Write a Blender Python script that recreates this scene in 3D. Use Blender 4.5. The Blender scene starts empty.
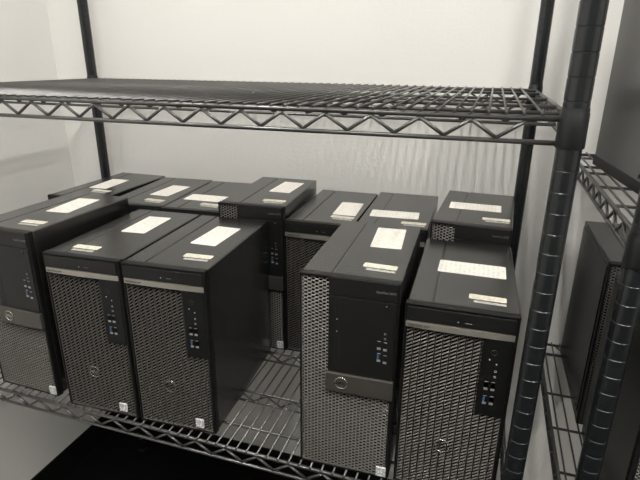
import bpy, bmesh, math, random
from mathutils import Vector, Matrix

random.seed(7)
scene = bpy.context.scene
COL = scene.collection
R = math.radians

# ------------------------------------------------------------------ materials
def mat(name, color, rough=0.5, metal=0.0, spec=0.5, bump=None, var=None, emit=None, ior=1.5):
    """Principled material; bump=(scale, strength), var=(scale, amount) mottles the colour."""
    m = bpy.data.materials.new(name)
    m.use_nodes = True
    nt = m.node_tree
    b = nt.nodes['Principled BSDF']
    b.inputs['Base Color'].default_value = (*color, 1)
    b.inputs['Roughness'].default_value = rough
    b.inputs['Metallic'].default_value = metal
    b.inputs['IOR'].default_value = ior
    b.inputs['Specular IOR Level'].default_value = spec
    tc = nt.nodes.new('ShaderNodeTexCoord')
    if bump:
        n = nt.nodes.new('ShaderNodeTexNoise')
        n.inputs['Scale'].default_value = bump[0]
        n.inputs['Detail'].default_value = 3
        nt.links.new(tc.outputs['Object'], n.inputs['Vector'])
        bn = nt.nodes.new('ShaderNodeBump')
        bn.inputs['Strength'].default_value = bump[1]
        bn.inputs['Distance'].default_value = 0.002
        nt.links.new(n.outputs['Fac'], bn.inputs['Height'])
        nt.links.new(bn.outputs['Normal'], b.inputs['Normal'])
    if var:
        n = nt.nodes.new('ShaderNodeTexNoise')
        n.inputs['Scale'].default_value = var[0]
        n.inputs['Detail'].default_value = 4
        nt.links.new(tc.outputs['Object'], n.inputs['Vector'])
        mx = nt.nodes.new('ShaderNodeMix')
        mx.data_type = 'RGBA'
        a = var[1]
        mx.inputs[6].default_value = (*[c * (1 - a) for c in color], 1)
        mx.inputs[7].default_value = (*[min(1, c * (1 + a)) for c in color], 1)
        nt.links.new(n.outputs['Fac'], mx.inputs[0])
        nt.links.new(mx.outputs[2], b.inputs['Base Color'])
    if emit:
        b.inputs['Emission Color'].default_value = (*emit[0], 1)
        b.inputs['Emission Strength'].default_value = emit[1]
    return m

def paper_mat(name, paper, ink, line_scale, word_scale, cover):
    """paper printed with rows of tiny illegible grey marks"""
    m = bpy.data.materials.new(name)
    m.use_nodes = True
    nt = m.node_tree
    b = nt.nodes['Principled BSDF']
    b.inputs['Roughness'].default_value = 0.6
    tc = nt.nodes.new('ShaderNodeTexCoord')
    mp = nt.nodes.new('ShaderNodeMapping')
    nt.links.new(tc.outputs['Object'], mp.inputs['Vector'])
    w = nt.nodes.new('ShaderNodeTexWave')
    w.bands_direction = 'Y'
    w.inputs['Scale'].default_value = line_scale
    nt.links.new(mp.outputs['Vector'], w.inputs['Vector'])
    n = nt.nodes.new('ShaderNodeTexNoise')
    n.inputs['Scale'].default_value = word_scale
    n.inputs['Detail'].default_value = 2
    nt.links.new(mp.outputs['Vector'], n.inputs['Vector'])
    t1 = nt.nodes.new('ShaderNodeMath'); t1.operation = 'GREATER_THAN'
    t1.inputs[1].default_value = 0.55
    nt.links.new(w.outputs['Fac'], t1.inputs[0])
    t2 = nt.nodes.new('ShaderNodeMath'); t2.operation = 'GREATER_THAN'
    t2.inputs[1].default_value = cover
    nt.links.new(n.outputs['Fac'], t2.inputs[0])
    mu = nt.nodes.new('ShaderNodeMath'); mu.operation = 'MULTIPLY'
    nt.links.new(t1.outputs[0], mu.inputs[0]); nt.links.new(t2.outputs[0], mu.inputs[1])
    mx = nt.nodes.new('ShaderNodeMix'); mx.data_type = 'RGBA'
    mx.inputs[6].default_value = (*paper, 1)
    mx.inputs[7].default_value = (*ink, 1)
    nt.links.new(mu.outputs[0], mx.inputs[0])
    nt.links.new(mx.outputs[2], b.inputs['Base Color'])
    return m

M = {}
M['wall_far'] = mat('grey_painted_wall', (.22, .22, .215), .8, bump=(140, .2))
M['wall'] = mat('painted_wall', (.75, .74, .71), .75, bump=(140, .28), var=(5, .015))
M['ceiling'] = mat('ceiling_tile', (.80, .79, .77), .9, bump=(60, .2))
M['floor'] = mat('black_carpet', (.0035, .0035, .0035), .95, spec=.1, bump=(400, .8), var=(90, .3))
M['base'] = mat('black_rubber_base', (.004, .004, .004), .6, spec=.25)
M['rack'] = mat('black_rack_coating', (.036, .035, .033), .30, spec=.5, ior=1.8)
M['post'] = mat('black_post_coating', (.011, .0125, .0138), .27, spec=.5)
M['collar'] = mat('black_collar_plastic', (.006, .0066, .007), .42, spec=.3)
M['case'] = mat('charcoal_case_paint', (.009, .0088, .0083), .26, spec=.6, ior=2.0)
M['bezel'] = mat('black_bezel_plastic', (.006, .006, .0058), .45, spec=.3)
M['mesh'] = mat('black_grille_plastic', (.085, .080, .072), .30, spec=.5)
M['hole'] = mat('grille_hole_shade', (.003, .003, .003), .8, spec=.1)  # black on the shallow back faces paints the darkness inside the openings
M['panel'] = mat('dark_grey_panel_plastic', (.0085, .0085, .0083), .42, spec=.35)
M['badge'] = mat('taupe_metallic_bar', (.075, .071, .063), .40, metal=.45)
M['strip'] = mat('silver_trim_strip', (.36, .34, .30), .38, metal=.6)
M['chrome'] = mat('chrome', (.62, .61, .58), .22, metal=1)
M['gap'] = mat('dark_seam', (.004, .004, .004), .7)
M['port'] = mat('port_black', (.003, .003, .003), .5)
M['tongue'] = mat('port_metal', (.42, .42, .41), .35, metal=.5)
M['blue'] = mat('port_blue', (.05, .11, .24), .4)
M['foot'] = mat('rubber_foot', (.01, .01, .01), .8)
M['lightgrey'] = mat('light_print', (.45, .44, .41), .5)
M['dimprint'] = mat('dim_grey_print', (.14, .14, .13), .5)
M['darkprint'] = mat('dark_print', (.03, .03, .03), .5)
M['paper'] = paper_mat('asset_label_paper', (.86, .83, .77), (.72, .68, .63), 42, 160, .53)
M['tag'] = paper_mat('service_tag_paper', (.66, .63, .52), (.40, .38, .32), 60, 330, .5)
M['print'] = paper_mat('compliance_print', (.62, .61, .57), (.055, .053, .05), 130, 420, .40)
M['sticker'] = paper_mat('processor_sticker', (.80, .80, .80), (.38, .38, .40), 110, 260, .45)
M['fixture'] = mat('white_fixture_steel', (.8, .8, .79), .5)
M['rear'] = mat('rear_steel', (.10, .10, .10), .45, metal=.7)

# ------------------------------------------------------------------ mesh helpers
def add_box(bm, x0, x1, y0, y1, z0, z1, bev=0.0, seg=2):
    r = bmesh.ops.create_cube(bm, size=1)
    vs = r['verts']
    for v in vs:
        v.co = Vector(((x0 + x1) / 2 + v.co.x * (x1 - x0), (y0 + y1) / 2 + v.co.y * (y1 - y0), (z0 + z1) / 2 + v.co.z * (z1 - z0)))
    if bev:
        es = list({e for v in vs for e in v.link_edges})
        bmesh.ops.bevel(bm, geom=es, offset=bev, segments=seg, profile=.5, affect='EDGES')

def add_rod(bm, a, b, rad, n=8, caps=True):
    a = Vector(a); b = Vector(b)
    d = (b - a).normalized()
    u = d.orthogonal().normalized() if abs(d.z) > .99 else d.cross(Vector((0, 0, 1))).normalized()
    w = d.cross(u)
    ra = [bm.verts.new(a + (u * math.cos(2 * math.pi * k / n) + w * math.sin(2 * math.pi * k / n)) * rad) for k in range(n)]
    rb = [bm.verts.new(b + (u * math.cos(2 * math.pi * k / n) + w * math.sin(2 * math.pi * k / n)) * rad) for k in range(n)]
    for k in range(n):
        f = bm.faces.new((ra[k], ra[(k + 1) % n], rb[(k + 1) % n], rb[k]))
        f.smooth = True
    if caps:
        bm.faces.new(ra[::-1]); bm.faces.new(rb)

def add_lathe(bm, prof, n=24, cx=0, cy=0, smooth_all=True):
    rings = []
    for r, z in prof:
        rings.append([bm.verts.new((cx + r * math.cos(2 * math.pi * k / n), cy + r * math.sin(2 * math.pi * k / n), z)) for k in range(n)])
    for a, b in zip(rings, rings[1:]):
        for k in range(n):
            f = bm.faces.new((a[k], a[(k + 1) % n], b[(k + 1) % n], b[k]))
            f.smooth = smooth_all
    bm.faces.new(rings[0][::-1]); bm.faces.new(rings[-1])

def add_ring(bm, c, rad, tube, normal_axis='y', n=28, k=8):
    """torus facing -y"""
    rows = []
    for i in range(n):
        t = 2 * math.pi * i / n
        row = []
        for j in range(k):
            s = 2 * math.pi * j / k
            rr = rad + tube * math.cos(s)
            row.append(bm.verts.new((c[0] + rr * math.cos(t), c[1] + tube * math.sin(s), c[2] + rr * math.sin(t))))
        rows.append(row)
    for i in range(n):
        for j in range(k):
            f = bm.faces.new((rows[i][j], rows[(i + 1) % n][j], rows[(i + 1) % n][(j + 1) % k], rows[i][(j + 1) % k]))
            f.smooth = True

def mesh_of(name, bm, m, shift=(0, 0, 0)):
    bmesh.ops.recalc_face_normals(bm, faces=bm.faces)
    me = bpy.data.meshes.new(name)
    bm.to_mesh(me)
    bm.free()
    me.transform(Matrix.Translation(shift))
    for x in (m if isinstance(m, (list, tuple)) else [m]):
        me.materials.append(x)
    return me

def obj(name, me, parent=None, loc=(0, 0, 0)):
    o = bpy.data.objects.new(name, me)
    COL.objects.link(o)
    o.location = loc
    if parent: o.parent = parent
    return o

def thing(name, label, cat, loc=(0, 0, 0), rz=0, group=None):
    o = bpy.data.objects.new(name, None)
    o.empty_display_size = .05
    COL.objects.link(o)
    o.location = loc
    o.rotation_euler = (0, 0, rz)
    o['label'] = label; o['category'] = cat
    if group: o['group'] = group
    return o

def struct(name, bm, m):
    o = obj(name, mesh_of(name, bm, m))
    o['kind'] = 'structure'
    return o

def copy_tree(o, parent=None):
    kids = [c for c in ALL if c.parent == o]
    c = o.copy(); COL.objects.link(c); c.parent = parent
    for k in kids: copy_tree(k, c)
    return c

def text_mesh(name, s, size, m, depth=.0002):
    """letters standing in the x-z plane facing -y, centred on the origin"""
    cu = bpy.data.curves.new(name, 'FONT')
    cu.body = s; cu.size = size; cu.extrude = depth
    cu.align_x = 'CENTER'; cu.align_y = 'CENTER'
    cu.resolution_u = 2
    t = bpy.data.objects.new(name, cu)
    COL.objects.link(t)
    dg = bpy.context.evaluated_depsgraph_get()
    me = bpy.data.meshes.new_from_object(t.evaluated_get(dg))
    bpy.data.objects.remove(t); bpy.data.curves.remove(cu)
    me.name = name
    me.transform(Matrix.Rotation(R(90), 4, 'X'))
    me.materials.clear(); me.materials.append(m)
    return me

# ------------------------------------------------------------------ room
XW, YB, ZF, ZC = -1.405, .70, -.775, 1.95
XR, YF = 2.4, -2.9
def slab(name, b, m):
    bm = bmesh.new(); add_box(bm, *b); return struct(name, bm, m)
slab('floor', (XW - .1, XR + .1, YF - .1, YB + .1, ZF - .1, ZF), M['floor'])
slab('ceiling', (XW - .1, XR + .1, YF - .1, YB + .1, ZC, ZC + .1), M['ceiling'])
slab('wall_back', (XW - .1, XR + .1, YB, YB + .1, ZF, ZC), M['wall'])
slab('wall_left', (XW - .1, XW, YF, YB, ZF, ZC), M['wall'])
slab('wall_right', (XR, XR + .1, YF, YB, ZF, ZC), M['wall'])
slab('wall_front', (XW - .1, XR + .1, YF - .1, YF, ZF, ZC), M['wall_far'])
def base(name, b):
    bm = bmesh.new(); add_box(bm, *b, bev=.002); return struct(name, bm, M['base'])
base('baseboard_back', (XW, XR, YB - .006, YB, ZF, -.675))
base('baseboard_left', (XW, XW + .006, YF, YB - .006, ZF, -.675))

# ceiling lights
LIGHT_SPOTS = [(-.10, -.95, 'slim white ceiling light in the middle of the room', 72.0), (1.20, -1.15, 'slim white ceiling light on the right side of the room', 60.0), (-.90, -.55, 'slim white ceiling light near the left wall', 29.0)]
bm = bmesh.new()
for b in ((-.05, .05, -.62, -.59), (-.05, .05, .59, .62), (-.05, -.042, -.59, .59), (.042, .05, -.59, .59)):
    add_box(bm, *b, -.026, 0)
add_box(bm, -.045, .045, -.59, .59, -.010, 0)
fix_me = mesh_of('frame', bm, M['fixture'])
bm = bmesh.new(); add_box(bm, -.032, .032, -.59, .59, -.040, -.012, .006)
dif_me = mesh_of('diffuser', bm, M['fixture'])
for i, (x, y, lb, st) in enumerate(LIGHT_SPOTS):
    t = thing('ceiling_light', lb, 'ceiling light', (x, y, ZC), 0, 'ceiling lights')
    obj('frame', fix_me, t)
    me = dif_me.copy(); me.materials.clear()
    me.materials.append(mat('lamp_diffuser', (.9, .9, .88), .5, emit=((1.0, .975, .93), st)))
    obj('diffuser', me, t)

# ------------------------------------------------------------------ wire shelving
POST_R = .0140
def post_mesh(z0, z1, zgroove):
    """grooved round post; zgroove is the height of one groove"""
    prof = [(POST_R * .96, z0), (POST_R, z0 + .001)]
    k0 = math.ceil((z0 + .01 - zgroove) / .0254)
    k = k0
    while zgroove + k * .0254 < z1 - .008:
        z = zgroove + k * .0254
        prof += [(POST_R, z - .0011), (POST_R - .0007, z - .0003), (POST_R - .0007, z + .0002), (POST_R, z + .0006)]
        k += 1
    prof += [(POST_R, z1 - .004), (POST_R * .9, z1)]
    bm = bmesh.new()
    add_lathe(bm, prof, 28)
    me = mesh_of('post', bm, M['post'])
    me.set_sharp_from_angle(angle=R(20))
    return me

def zigzag(bm, p0, p1, zt, zb, first_peak, pitch, rad):
    """p0,p1: (x,y) ends; bends along the line between them; first_peak measured from p0"""
    a = Vector((*p0, 0)); b = Vector((*p1, 0)); L = (b - a).length; d = (b - a) / L
    pts = []
    s = first_peak; up = True
    while s < L - .012:
        if s > .012: pts.append((s, up))
        s += pitch / 2; up = not up
    for (s0, u0), (s1, u1) in zip(pts, pts[1:]):
        q0 = a + d * s0; q1 = a + d * s1
        q0.z = zt if u0 else zb; q1.z = zt if u1 else zb
        add_rod(bm, q0, q1, rad, 8)

def shelf(unit, zt, W, D, peak, seed_x, rods, trusses):
    """wire shelf whose posts stand at the corners of W x D; unit-local, zt = top of the wires"""
    zc = zt - .0018
    bm = bmesh.new()
    x = seed_x
    while x < W - .014:
        if x > .008: add_rod(bm, (x, -.004, zc), (x, D + .004, zc), .0018, 6)
        x += .0197
    deck = obj('wire_deck', mesh_of('wire_deck', bm, M['rack']), unit)
    zr = zt - .0065; zb = zr - .0272
    for p0, p1, pk in (((.012, 0), (W - .012, 0), peak - .012), ((.012, D), (W - .012, D), .03), ((0, .012), (0, D - .012), .02), ((W, .012), (W, D - .012), .02)):
        bm = bmesh.new()
        add_rod(bm, (*p0, zr), (*p1, zr), .0034, 10)
        add_rod(bm, (*p0, zb), (*p1, zb), .0030, 10)
        zigzag(bm, p0, p1, zr - .004, zb + .003, pk, .0606, .0024)
        obj('truss_rail', mesh_of('truss_rail', bm, M['rack']), deck)
    for y in rods:
        bm = bmesh.new(); add_rod(bm, (0, y, zr + .001), (W, y, zr + .001), .0026, 8)
        obj('cross_rod', mesh_of('cross_rod', bm, M['rack']), deck)
    for y in trusses:
        bm = bmesh.new()
        add_rod(bm, (0, y, zr + .001), (W, y, zr + .001), .0026, 8)
        add_rod(bm, (0, y, zb + .004), (W, y, zb + .004), .0024, 8)
        zigzag(bm, (.0, y), (W, y), zr - .002, zb + .006, .03, .0606, .0020)
        obj('cross_truss', mesh_of('cross_truss', bm, M['rack']), deck)
    for cx, cy in ((0, 0), (W, 0), (0, D), (W, D)):
        bm = bmesh.new()
        z0 = zr - .028; z1 = zr + .008
        add_lathe(bm, [(POST_R + .0005, z0 - .004), (POST_R + .0018, z0 - .003), (POST_R + .0020, z0), (POST_R + .0014, z1 - .001), (POST_R + .0007, z1), (POST_R + .0007, z1 + .004), (POST_R + .0003, z1 + .005)], 28, cx, cy)
        me = mesh_of('collar', bm, M['collar'])
        me.set_sharp_from_angle(angle=R(35))
        obj('collar', me, deck)

def unit(label, x, y, W, D, zgroove, shelves, ztop, rods, trusses):
    u = thing('wire_shelving_unit', label, 'shelving unit', (x, y, ZF), 0, 'black wire shelving units')
    pm = post_mesh(.012, ztop - ZF, zgroove - ZF)
    bm = bmesh.new()
    add_lathe(bm, [(.016, 0), (.016, .004), (.006, .008), (.006, .016)], 16)
    fm = mesh_of('levelling_foot', bm, M['foot'])
    for cx, cy in ((0, 0), (W, 0), (0, D), (W, D)):
        p = obj('post', pm, u, (cx, cy, 0))
        obj('levelling_foot', fm, p)
    for zt, peak, sx in shelves:
        shelf(u, zt - ZF, W, D, peak, sx, rods, trusses)
    return u

W1, D1 = 1.219, .642
# peaks: measured along the front rail from the left post
unit('long black wire shelving unit across the back wall carrying the rows of computer towers', -W1, 0, W1, D1, .6797,
     [(0.0, (1.219 - .653) % .0606, (1.219 - .4291) % .0197), (.590, (1.219 - .0498) % .0606, (1.219 - .1108) % .0197)], 1.12,
     (.058, D1 - .058), (.158, .31, D1 - .165))
unit('black wire shelving unit at the right edge with a post close beside the long unit', .097, .013, W1, .628, .316,
     [(-.0426, .03, .0105), (.4520, .03, .0105)], 1.12,
     (.045, .163, .287, .405, .575), ())

# ------------------------------------------------------------------ computer towers
def poly_cells(bm, cells, inner, depth, rect):
    """each cell: outline in (x, z) on the face plane; a lip slopes back to a smaller face coloured black as the shade inside the hole"""
    x0, x1, z0, z1 = rect
    cl = lambda p: (min(max(p[0], x0), x1), min(max(p[1], z0), z1))
    for c in cells:
        out = [cl(p) for p in c]
        cx = sum(p[0] for p in out) / len(out); cz = sum(p[1] for p in out) / len(out)
        if not (x0 < cx < x1 and z0 < cz < z1): continue
        mid = [sum(q[1] for q in out if (q[0] < cx) == (p[0] < cx)) / max(1, sum(1 for q in out if (q[0] < cx) == (p[0] < cx))) for p in out]
        inn = [(cx + (p[0] - cx) * inner[0], m + (p[1] - m) * (inner[1] if p[1] < m else inner[2])) for p, m in zip(out, mid)]
        vo = [bm.verts.new((p[0], 0.0, p[1])) for p in out]
        vi = [bm.verts.new((p[0], depth, p[1])) for p in inn]
        n = len(out)
        for k in range(n):
            f = bm.faces.new((vo[k], vo[(k + 1) % n], vi[(k + 1) % n], vi[k])); f.material_index = 0
        f = bm.faces.new(vi); f.material_index = 1

def hex_grille(rect, px=.0058, py=.0059):
    """staggered honeycomb"""
    a, b = px * .62, px * .38
    cells = []
    i = 0; x = rect[0]
    while x < rect[1] + px:
        z = rect[2] + (py / 2 if i % 2 else 0)
        while z < rect[3] + py:
            cells.append([(x - a, z), (x - b, z - py / 2), (x + b, z - py / 2), (x + a, z), (x + b, z + py / 2), (x - b, z + py / 2)])
            z += py
        x += px; i += 1
    return cells

def slat_grille(rect, px=.0104, py=.0060, tilt=.55):
    """columns of tilted slots"""
    cells = []
    x = rect[0]
    while x < rect[1]:
        z = rect[2] - px * tilt - py
        while z < rect[3] + py:
            cells.append([(x + .0006, z), (x + px - .0006, z + px * tilt), (x + px - .0006, z + px * tilt + py), (x + .0006, z + py)])
            z += py
        x += px
    return cells

def tower_proto(kind):
    """one tower of each kind, origin at the centre of its base, front facing -y"""
    if kind == 'O': w, h, d = .150, .350, .274
    elif kind == 'P': w, h, d = .149, .322, .291
    else: w, h, d = .154, .323, .291
    S = (-w / 2, -d / 2, 0)
    root = bpy.data.objects.new('computer_tower', None)
    root.empty_display_size = .05
    COL.objects.link(root)
    def part(name, bm, m, parent=root, label=None):
        o = obj(name, mesh_of(name, bm, m, S), parent)
        if label: o['label'] = label
        return o
    seam = .047 if kind == 'O' else .038
    # case: narrow fixed left part and wider cover, a hairline between them on top
    bm = bmesh.new()
    add_box(bm, .0012, seam - .0004, .012, d - .004, .006, h, .0022)
    add_box(bm, seam + .0004, w, .012, d - .004, .006, h, .0022)
    add_box(bm, .004, w - .004, .014, d - .006, .008, h - .0016)
    case = part('case', bm, M['case'])
    bm = bmesh.new()
    add_box(bm, -.0006, .003, .018, d - .010, .020, h - .012, .0012)
    sp = part('side_panel', bm, M['case'])
    bm = bmesh.new()
    add_rod(bm, (-.0014, .030, .028), (.002, .030, .028), .0035, 12)
    part('screw', bm, M['port'], sp, 'black screw head')
    bm = bmesh.new()
    add_box(bm, .004, w - .004, d - .004, d, .008, h - .004, .001)
    part('rear_panel', bm, M['rear'])
    for fx in (.022, w - .022):
        for fy in (.035, d - .035):
            bm = bmesh.new(); add_rod(bm, (fx, fy, 0), (fx, fy, .0065), .009, 14)
            part('foot', bm, M['foot'])
    # front bezel frame
    bm = bmesh.new()
    add_box(bm, .001, w - .001, .0075, .0125, .003, h - .001)
    add_box(bm, 0, .0032, 0, .012, .003, h, .001)
    add_box(bm, w - .0064, w, .0002, .0140, .003, h - .0004, .0030, 3)
    add_box(bm, .0026, w - .0026, .0004, .012, .003, .0068, .001)
    add_box(bm, 0, w, 0, .0125, h - .0036, h, .0014)
    bez = part('front_bezel', bm, M['bezel'])
    rect = (.0036, w - .0066, .0070, h - .0042) if kind == 'O' else (.0040, w - .0066, .0070, .2846)
    bm = bmesh.new()
    if kind == 'O':
        poly_cells(bm, hex_grille(rect), (.74, .36, .96), .0017, rect)
    else:
        poly_cells(bm, slat_grille(rect), (.90, .36, .96), .0017, rect)
    for v in bm.verts: v.co.y += .0012
    me = mesh_of('grille', bm, [M['mesh'], M['hole']], S)
    obj('grille', me, root)

    def usb(x, z, parent, blue=False):
        o = -.0014 if kind == 'O' else 0
        bm = bmesh.new()
        add_box(bm, x - .0030, x + .0030, o - .0006, .004, z - .0068, z + .0068, .0004)
        p = part('usb_port', bm, M['port'], parent)
        bm = bmesh.new()
        add_box(bm, x - .0026, x + .0026, o - .0014, .002, z - .0066, z - .0034)
        add_box(bm, x - .0024, x + .0024, o - .0012, .002, z + .0068, z + .0074)
        part('contact', bm, M['tongue'], p, 'bright metal contact')
        if blue:
            bm = bmesh.new(); add_box(bm, x - .0027, x + .0004, o - .0012, .002, z - .0032, z + .0052)
            part('tongue', bm, M['blue'], p, 'blue plastic tongue')
    def jack(x, z, parent, name='audio_jack', r=.0022):
        bm = bmesh.new()
        add_ring(bm, (x, -.0014, z), r, .0003, n=16, k=6)
        part(name, bm, M['lightgrey'], parent)
    def text(name, s, size, m, x, y, z, parent, flip=None):
        me = text_mesh(name, s, size, m)
        if flip: me.transform(flip)
        me.transform(Matrix.Translation((x + S[0], y + S[1], z)))
        return obj(name, me, parent)
    def logo(x, y, z, r, parent, m):
        bm = bmesh.new(); add_ring(bm, (x, y, z), r, .0007)
        lg = part('maker_logo', bm, m, parent, 'round maker logo with four letters')
        s = r * .72
        for ch, dx, rot in (('D', -.56, 0), ('E', -.20, 32), ('L', .20, 0), ('L', .56, 0)):
            text('letter', ch, s, m, x + dx * r, y - .0002, z, lg, Matrix.Rotation(R(rot), 4, 'Y'))
    if kind == 'O':
        bm = bmesh.new()
        add_box(bm, .0460, w - .0040, -.0016, .010, .1905, .3196, .0009)
        add_box(bm, .0460, w - .0040, -.0016, .010, .3206, h - .0008, .0009)
        pn = part('drive_panel', bm, M['panel'])
        bm = bmesh.new()
        add_box(bm, .0560, .0568, -.0019, .002, .1925, .3180); add_box(bm, .0632, .0638, -.0019, .002, .1925, .3180)
        part('drive_slot', bm, M['gap'], pn)
        for z in (.2823, .2621):
            bm = bmesh.new(); add_rod(bm, (.0595, -.0022, z), (.0595, .001, z), .0008, 8)
            part('drive_light', bm, M['lightgrey'], pn)
        text('model_text', 'OptiPlex 5070', .0050, M['dimprint'], .1305, -.0018, .3345, pn)
        bm = bmesh.new(); add_box(bm, .1308, .1340, -.0022, .002, .3085, .3160, .0006)
        pb = part('power_button', bm, M['bezel'], pn)
        bm = bmesh.new(); add_rod(bm, (.1324, -.0026, .3140), (.1324, -.001, .3140), .0008, 8)
        part('power_light', bm, M['lightgrey'], pb)
        jack(.1322, .2690, pn, r=.0015); jack(.1324, .2612, pn, r=.0015)
        usb(.1240, .2490, pn); usb(.1334, .2480, pn); usb(.1245, .2285, pn, True); usb(.1340, .2265, pn)
        bm = bmesh.new()
        add_box(bm, .0446, w - .0016, -.0052, .008, .1572, .1900, .0012)
        bar = part('badge_bar', bm, M['badge'])
        logo(.0690, -.0054, .1742, .0098, bar, M['chrome'])
        sx, sz = .1375, .0160
    else:
        bm = bmesh.new()
        add_box(bm, .0034, w - .0050, -.0010, .010, .2962, h - .0046, .0012)
        bd = part('drive_cover', bm, M['panel'])
        bm = bmesh.new(); add_rod(bm, (.0740, -.0016, .3040), (.0740, 0, .3040), .0009, 8)
        part('eject_light', bm, M['lightgrey'], bd)
        bm = bmesh.new(); add_box(bm, .0840, .0925, -.0013, 0, .3034, .3044, .0002)
        part('eject_button', bm, M['dimprint'], bd)
        bm = bmesh.new()                                   # gently bowed trim strip
        n = 12
        q = []
        for k in range(n + 1):
            t = k / n; x = .0026 + (w - .0066) * t
            bow = -.0028 + .0022 * (2 * t - 1) ** 2
            q.append([bm.verts.new(c) for c in ((x, bow, .2862), (x, bow, .2952), (x, .008, .2952), (x, .008, .2862))])
        for a, b in zip(q, q[1:]):
            for k in range(4): bm.faces.new((a[k], a[(k + 1) % 4], b[(k + 1) % 4], b[k]))
        bm.faces.new(q[0]); bm.faces.new(q[-1][::-1])
        st = part('trim_strip', bm, M['strip'])
        text('model_text', 'PRECISION 3630', .0042, M['darkprint'], .0215, -.0027, .2906, st)
        bm = bmesh.new()
        add_box(bm, .1100, w - .0050, -.0006, .010, .1600, .2856, .0010)
        pn = part('control_panel', bm, M['bezel'])
        bm = bmesh.new(); add_ring(bm, (.1262, -.0012, .2650), .0042, .0006)
        add_rod(bm, (.1262, -.0012, .2650), (.1262, 0, .2650), .0036, 16)
        part('power_button', bm, M['panel'], pn)
        for x, z in ((.1213, .2532), (.1311, .2472)):
            bm = bmesh.new(); add_rod(bm, (x, -.0014, z), (x, 0, z), .0011, 8)
            part('drive_light', bm, M['lightgrey'], pn)
        jack(.1311, .2362, pn, r=.0014); jack(.1309, .2272, pn, r=.0014)
        usb(.1210, .2105, pn); usb(.1302, .2105, pn); usb(.1215, .1868, pn, True); usb(.1308, .1868, pn)
        logo(.0700, -.0006, .0910, .0112, root, M['chrome'])
        sx, sz = .1225, .0215
    bm = bmesh.new(); add_box(bm, sx - .0078, sx + .0078, -.0012, .002, sz - .0085, sz + .0085)
    part('processor_sticker', bm, M['sticker'], root, 'square white sticker')
    # sheets on the lid: origin at their own centre so each tower can place its own
    def sheet(name, sw, sh, m, rnd=0):
        bm = bmesh.new()
        if rnd:
            pts = []
            for cx, cy, a0 in ((sw/2-rnd, sh/2-rnd, 0), (-sw/2+rnd, sh/2-rnd, 90), (-sw/2+rnd, -sh/2+rnd, 180), (sw/2-rnd, -sh/2+rnd, 270)):
                for k in range(4):
                    a = R(a0 + 30 * k); pts.append((cx + rnd * math.cos(a), cy + rnd * math.sin(a)))
            lo = [bm.verts.new((*p, 0)) for p in pts]; hi = [bm.verts.new((*p, .0004)) for p in pts]
            bm.faces.new(lo[::-1]); bm.faces.new(hi)
            for k in range(len(pts)): bm.faces.new((lo[k], lo[(k+1) % len(pts)], hi[(k+1) % len(pts)], hi[k]))
        else: add_box(bm, -sw / 2, sw / 2, -sh / 2, sh / 2, 0, .0004)
        return obj(name, mesh_of(name, bm, m), root, (0, 0, h))
    sheet('asset_label', .052, .106, M['paper'], .003)['label'] = 'white paper label'
    sheet('service_tag', .052, .0165, M['tag'], .003)['label'] = 'cream service tag'
    sheet('compliance_print', .044, .0060, M['print'])['label'] = 'row of small white print'
    return root, w, h, d

PROTO = {k: tower_proto(k) for k in 'OPQ'}
ALL = list(COL.objects)

# name: kind, x, y (front left corner), z, yaw in degrees, label sheet (cx, cy, turned, rot), tag (cx, cy, rot), label text
TW = [
 ('O', -.9985, .0105, 0, -1.1, (.088, .174, 0, 7), (.107, .056, 4), 'tall charcoal tower leftmost in the front row, cut off by the left picture edge'),
 ('Q', -.8100, -.0024, 0, 2.8, (.085, .190, 0, 2), (.059, .043, 0), 'charcoal tower with silver trim strip, second from left in the front row'),
 ('Q', -.6495, .0035, 0, 3.4, (.094, .168, 0, -3), (.112, .060, 1), 'charcoal tower with silver trim strip just left of the bare gap in front row'),
 ('P', -1.1193, .3164, 0, .5, (.066, .150, 0, 4), (.099, .079, -3), 'charcoal tower leftmost in the back row, below the left rear shelf post'),
 ('P', -.9374, .3037, 0, 5.3, (.095, .145, 0, -5), (.105, .050, -8), 'charcoal tower second from left in the back row'),
 ('P', -.7856, .3089, 0, 5.0, (.068, .108, 1, -2), (.100, .055, -6), 'charcoal tower third from left in the back row, white label across its lid'),
 ('O', -.6334, .3072, 0, 3.4, (.101, .175, 0, -3), (.114, .047, 1), 'tall charcoal tower in the middle of the back row, higher than both neighbours'),
 ('P', -.4832, .3185, 0, 1.4, (.111, .127, 0, 2), (.114, .058, -2), 'charcoal tower with silver trim strip in the back row, third from its right end'),
 ('P', -.3323, .3453, 0, 1.6, (.068, .092, 1, 3), (.116, .038, 2), 'charcoal tower second from right in the back row, wide label on its lid'),
 ('O', -.1762, .3249, 0, -2.5, (.072, .138, 1, 2), (.118, .057, 3), 'tall charcoal tower at the right end of the back row beside the rear post'),
 ('O', -.3312, .0050, 0, 1.6, (.102, .191, 0, 3), (.111, .056, -2), 'tall charcoal tower second from right in the front row, grey badge bar across the middle'),
 ('Q', -.1735, .0114, 0, 1.3, (.087, .154, 1, -1), (.111, .048, -2), 'charcoal tower with silver trim strip at the right end of the front row'),
 ('O', .1427, .3161, -.0426, .8, None, None, 'dark tower left of the right shelving unit front post, on its lower shelf'),
 ('O', .1500, .0120, -.0426, 1.0, None, None, 'dark tower right of the right shelving unit front post, on its lower shelf'),
 ('O', .1400, .2080, .4520, 5.6, None, None, 'dark grey tower on the right unit upper shelf, side panel filling the upper right'),
]
first = {k: True for k in 'OPQ'}
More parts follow.
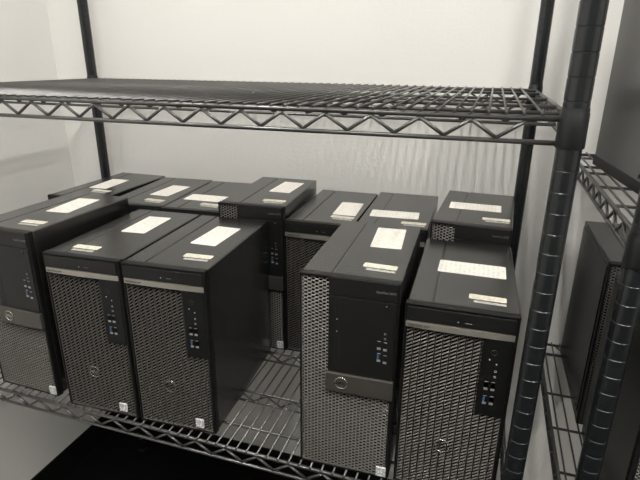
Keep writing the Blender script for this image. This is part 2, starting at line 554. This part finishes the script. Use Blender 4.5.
for i, (k, x, y, z, yaw, lab, tag, label) in enumerate(TW):
    proto, w, h, d = PROTO[k]
    t = proto if first[k] else copy_tree(proto)
    first[k] = False
    a = R(yaw)
    cx, cy = w / 2, d / 2
    t.location = (x + cx * math.cos(a) - cy * math.sin(a), y + cx * math.sin(a) + cy * math.cos(a), z)
    t.rotation_euler = (0, 0, a)
    t['label'] = label; t['category'] = 'computer tower'
    t['group'] = 'computer towers on the long shelving unit' if i < 12 else 'computer towers on the right shelving unit'
    if i == len(TW) - 1:
        bm = bmesh.new(); add_box(bm, -.0016, .004, .010, d - .006, .003, .021, .001)  # added black strip draws the shade of a down-facing bottom chamfer
        obj('chamfer_shade_strip', mesh_of('chamfer_shade_strip', bm, M['bezel'], (-w / 2, -d / 2, 0)), t)['label'] = 'added black strip for the shaded chamfer along the bottom of the side'
    for c in [c for c in COL.objects if c.parent == t]:
        n = c.name.split('.')[0]
        if n in ('asset_label', 'service_tag', 'compliance_print') and lab is None:
            bpy.data.objects.remove(c); continue
        if n == 'asset_label':
            c.location = (lab[0] - cx, lab[1] - cy, h)
            c.rotation_euler = (0, 0, R(lab[3] + (90 if lab[2] else 0)))
        elif n == 'service_tag':
            c.location = (tag[0] - cx, tag[1] - cy, h); c.rotation_euler = (0, 0, R(tag[2]))
        elif n == 'compliance_print':
            c.location = (tag[0] - cx + .003, tag[1] - cy - .0155, h); c.rotation_euler = (0, 0, R(tag[2]))

# ------------------------------------------------------------------ camera, world, view
cam = bpy.data.cameras.new('camera')
co = bpy.data.objects.new('camera', cam)
COL.objects.link(co)
Rv = Vector((0.9495725924, 0.3134585235, 0.0074596124)); Uv = Vector((-0.1116754196, 0.3158805225, 0.9422038506)); Fv = Vector((-0.2929854816, 0.8955240084, -0.3349570988))
mw = Matrix((Rv, Uv, -Fv)).transposed().to_4x4()
mw.translation = Vector((-0.0887757234, -0.6379203778, 0.6439440314))
co.matrix_world = mw
cam.sensor_width = 36; cam.lens = 505.9057544 / 640 * 36; cam.clip_start = .02
scene.camera = co

w = bpy.data.worlds.new('world'); scene.world = w
w.use_nodes = True
w.node_tree.nodes['Background'].inputs[0].default_value = (.02, .02, .02, 1)
vs = scene.view_settings
scene.display_settings.display_device = 'sRGB'
vs.view_transform = 'Standard'; vs.look = 'None'; vs.gamma = 1; vs.exposure = 0.87; vs.use_curve_mapping = False
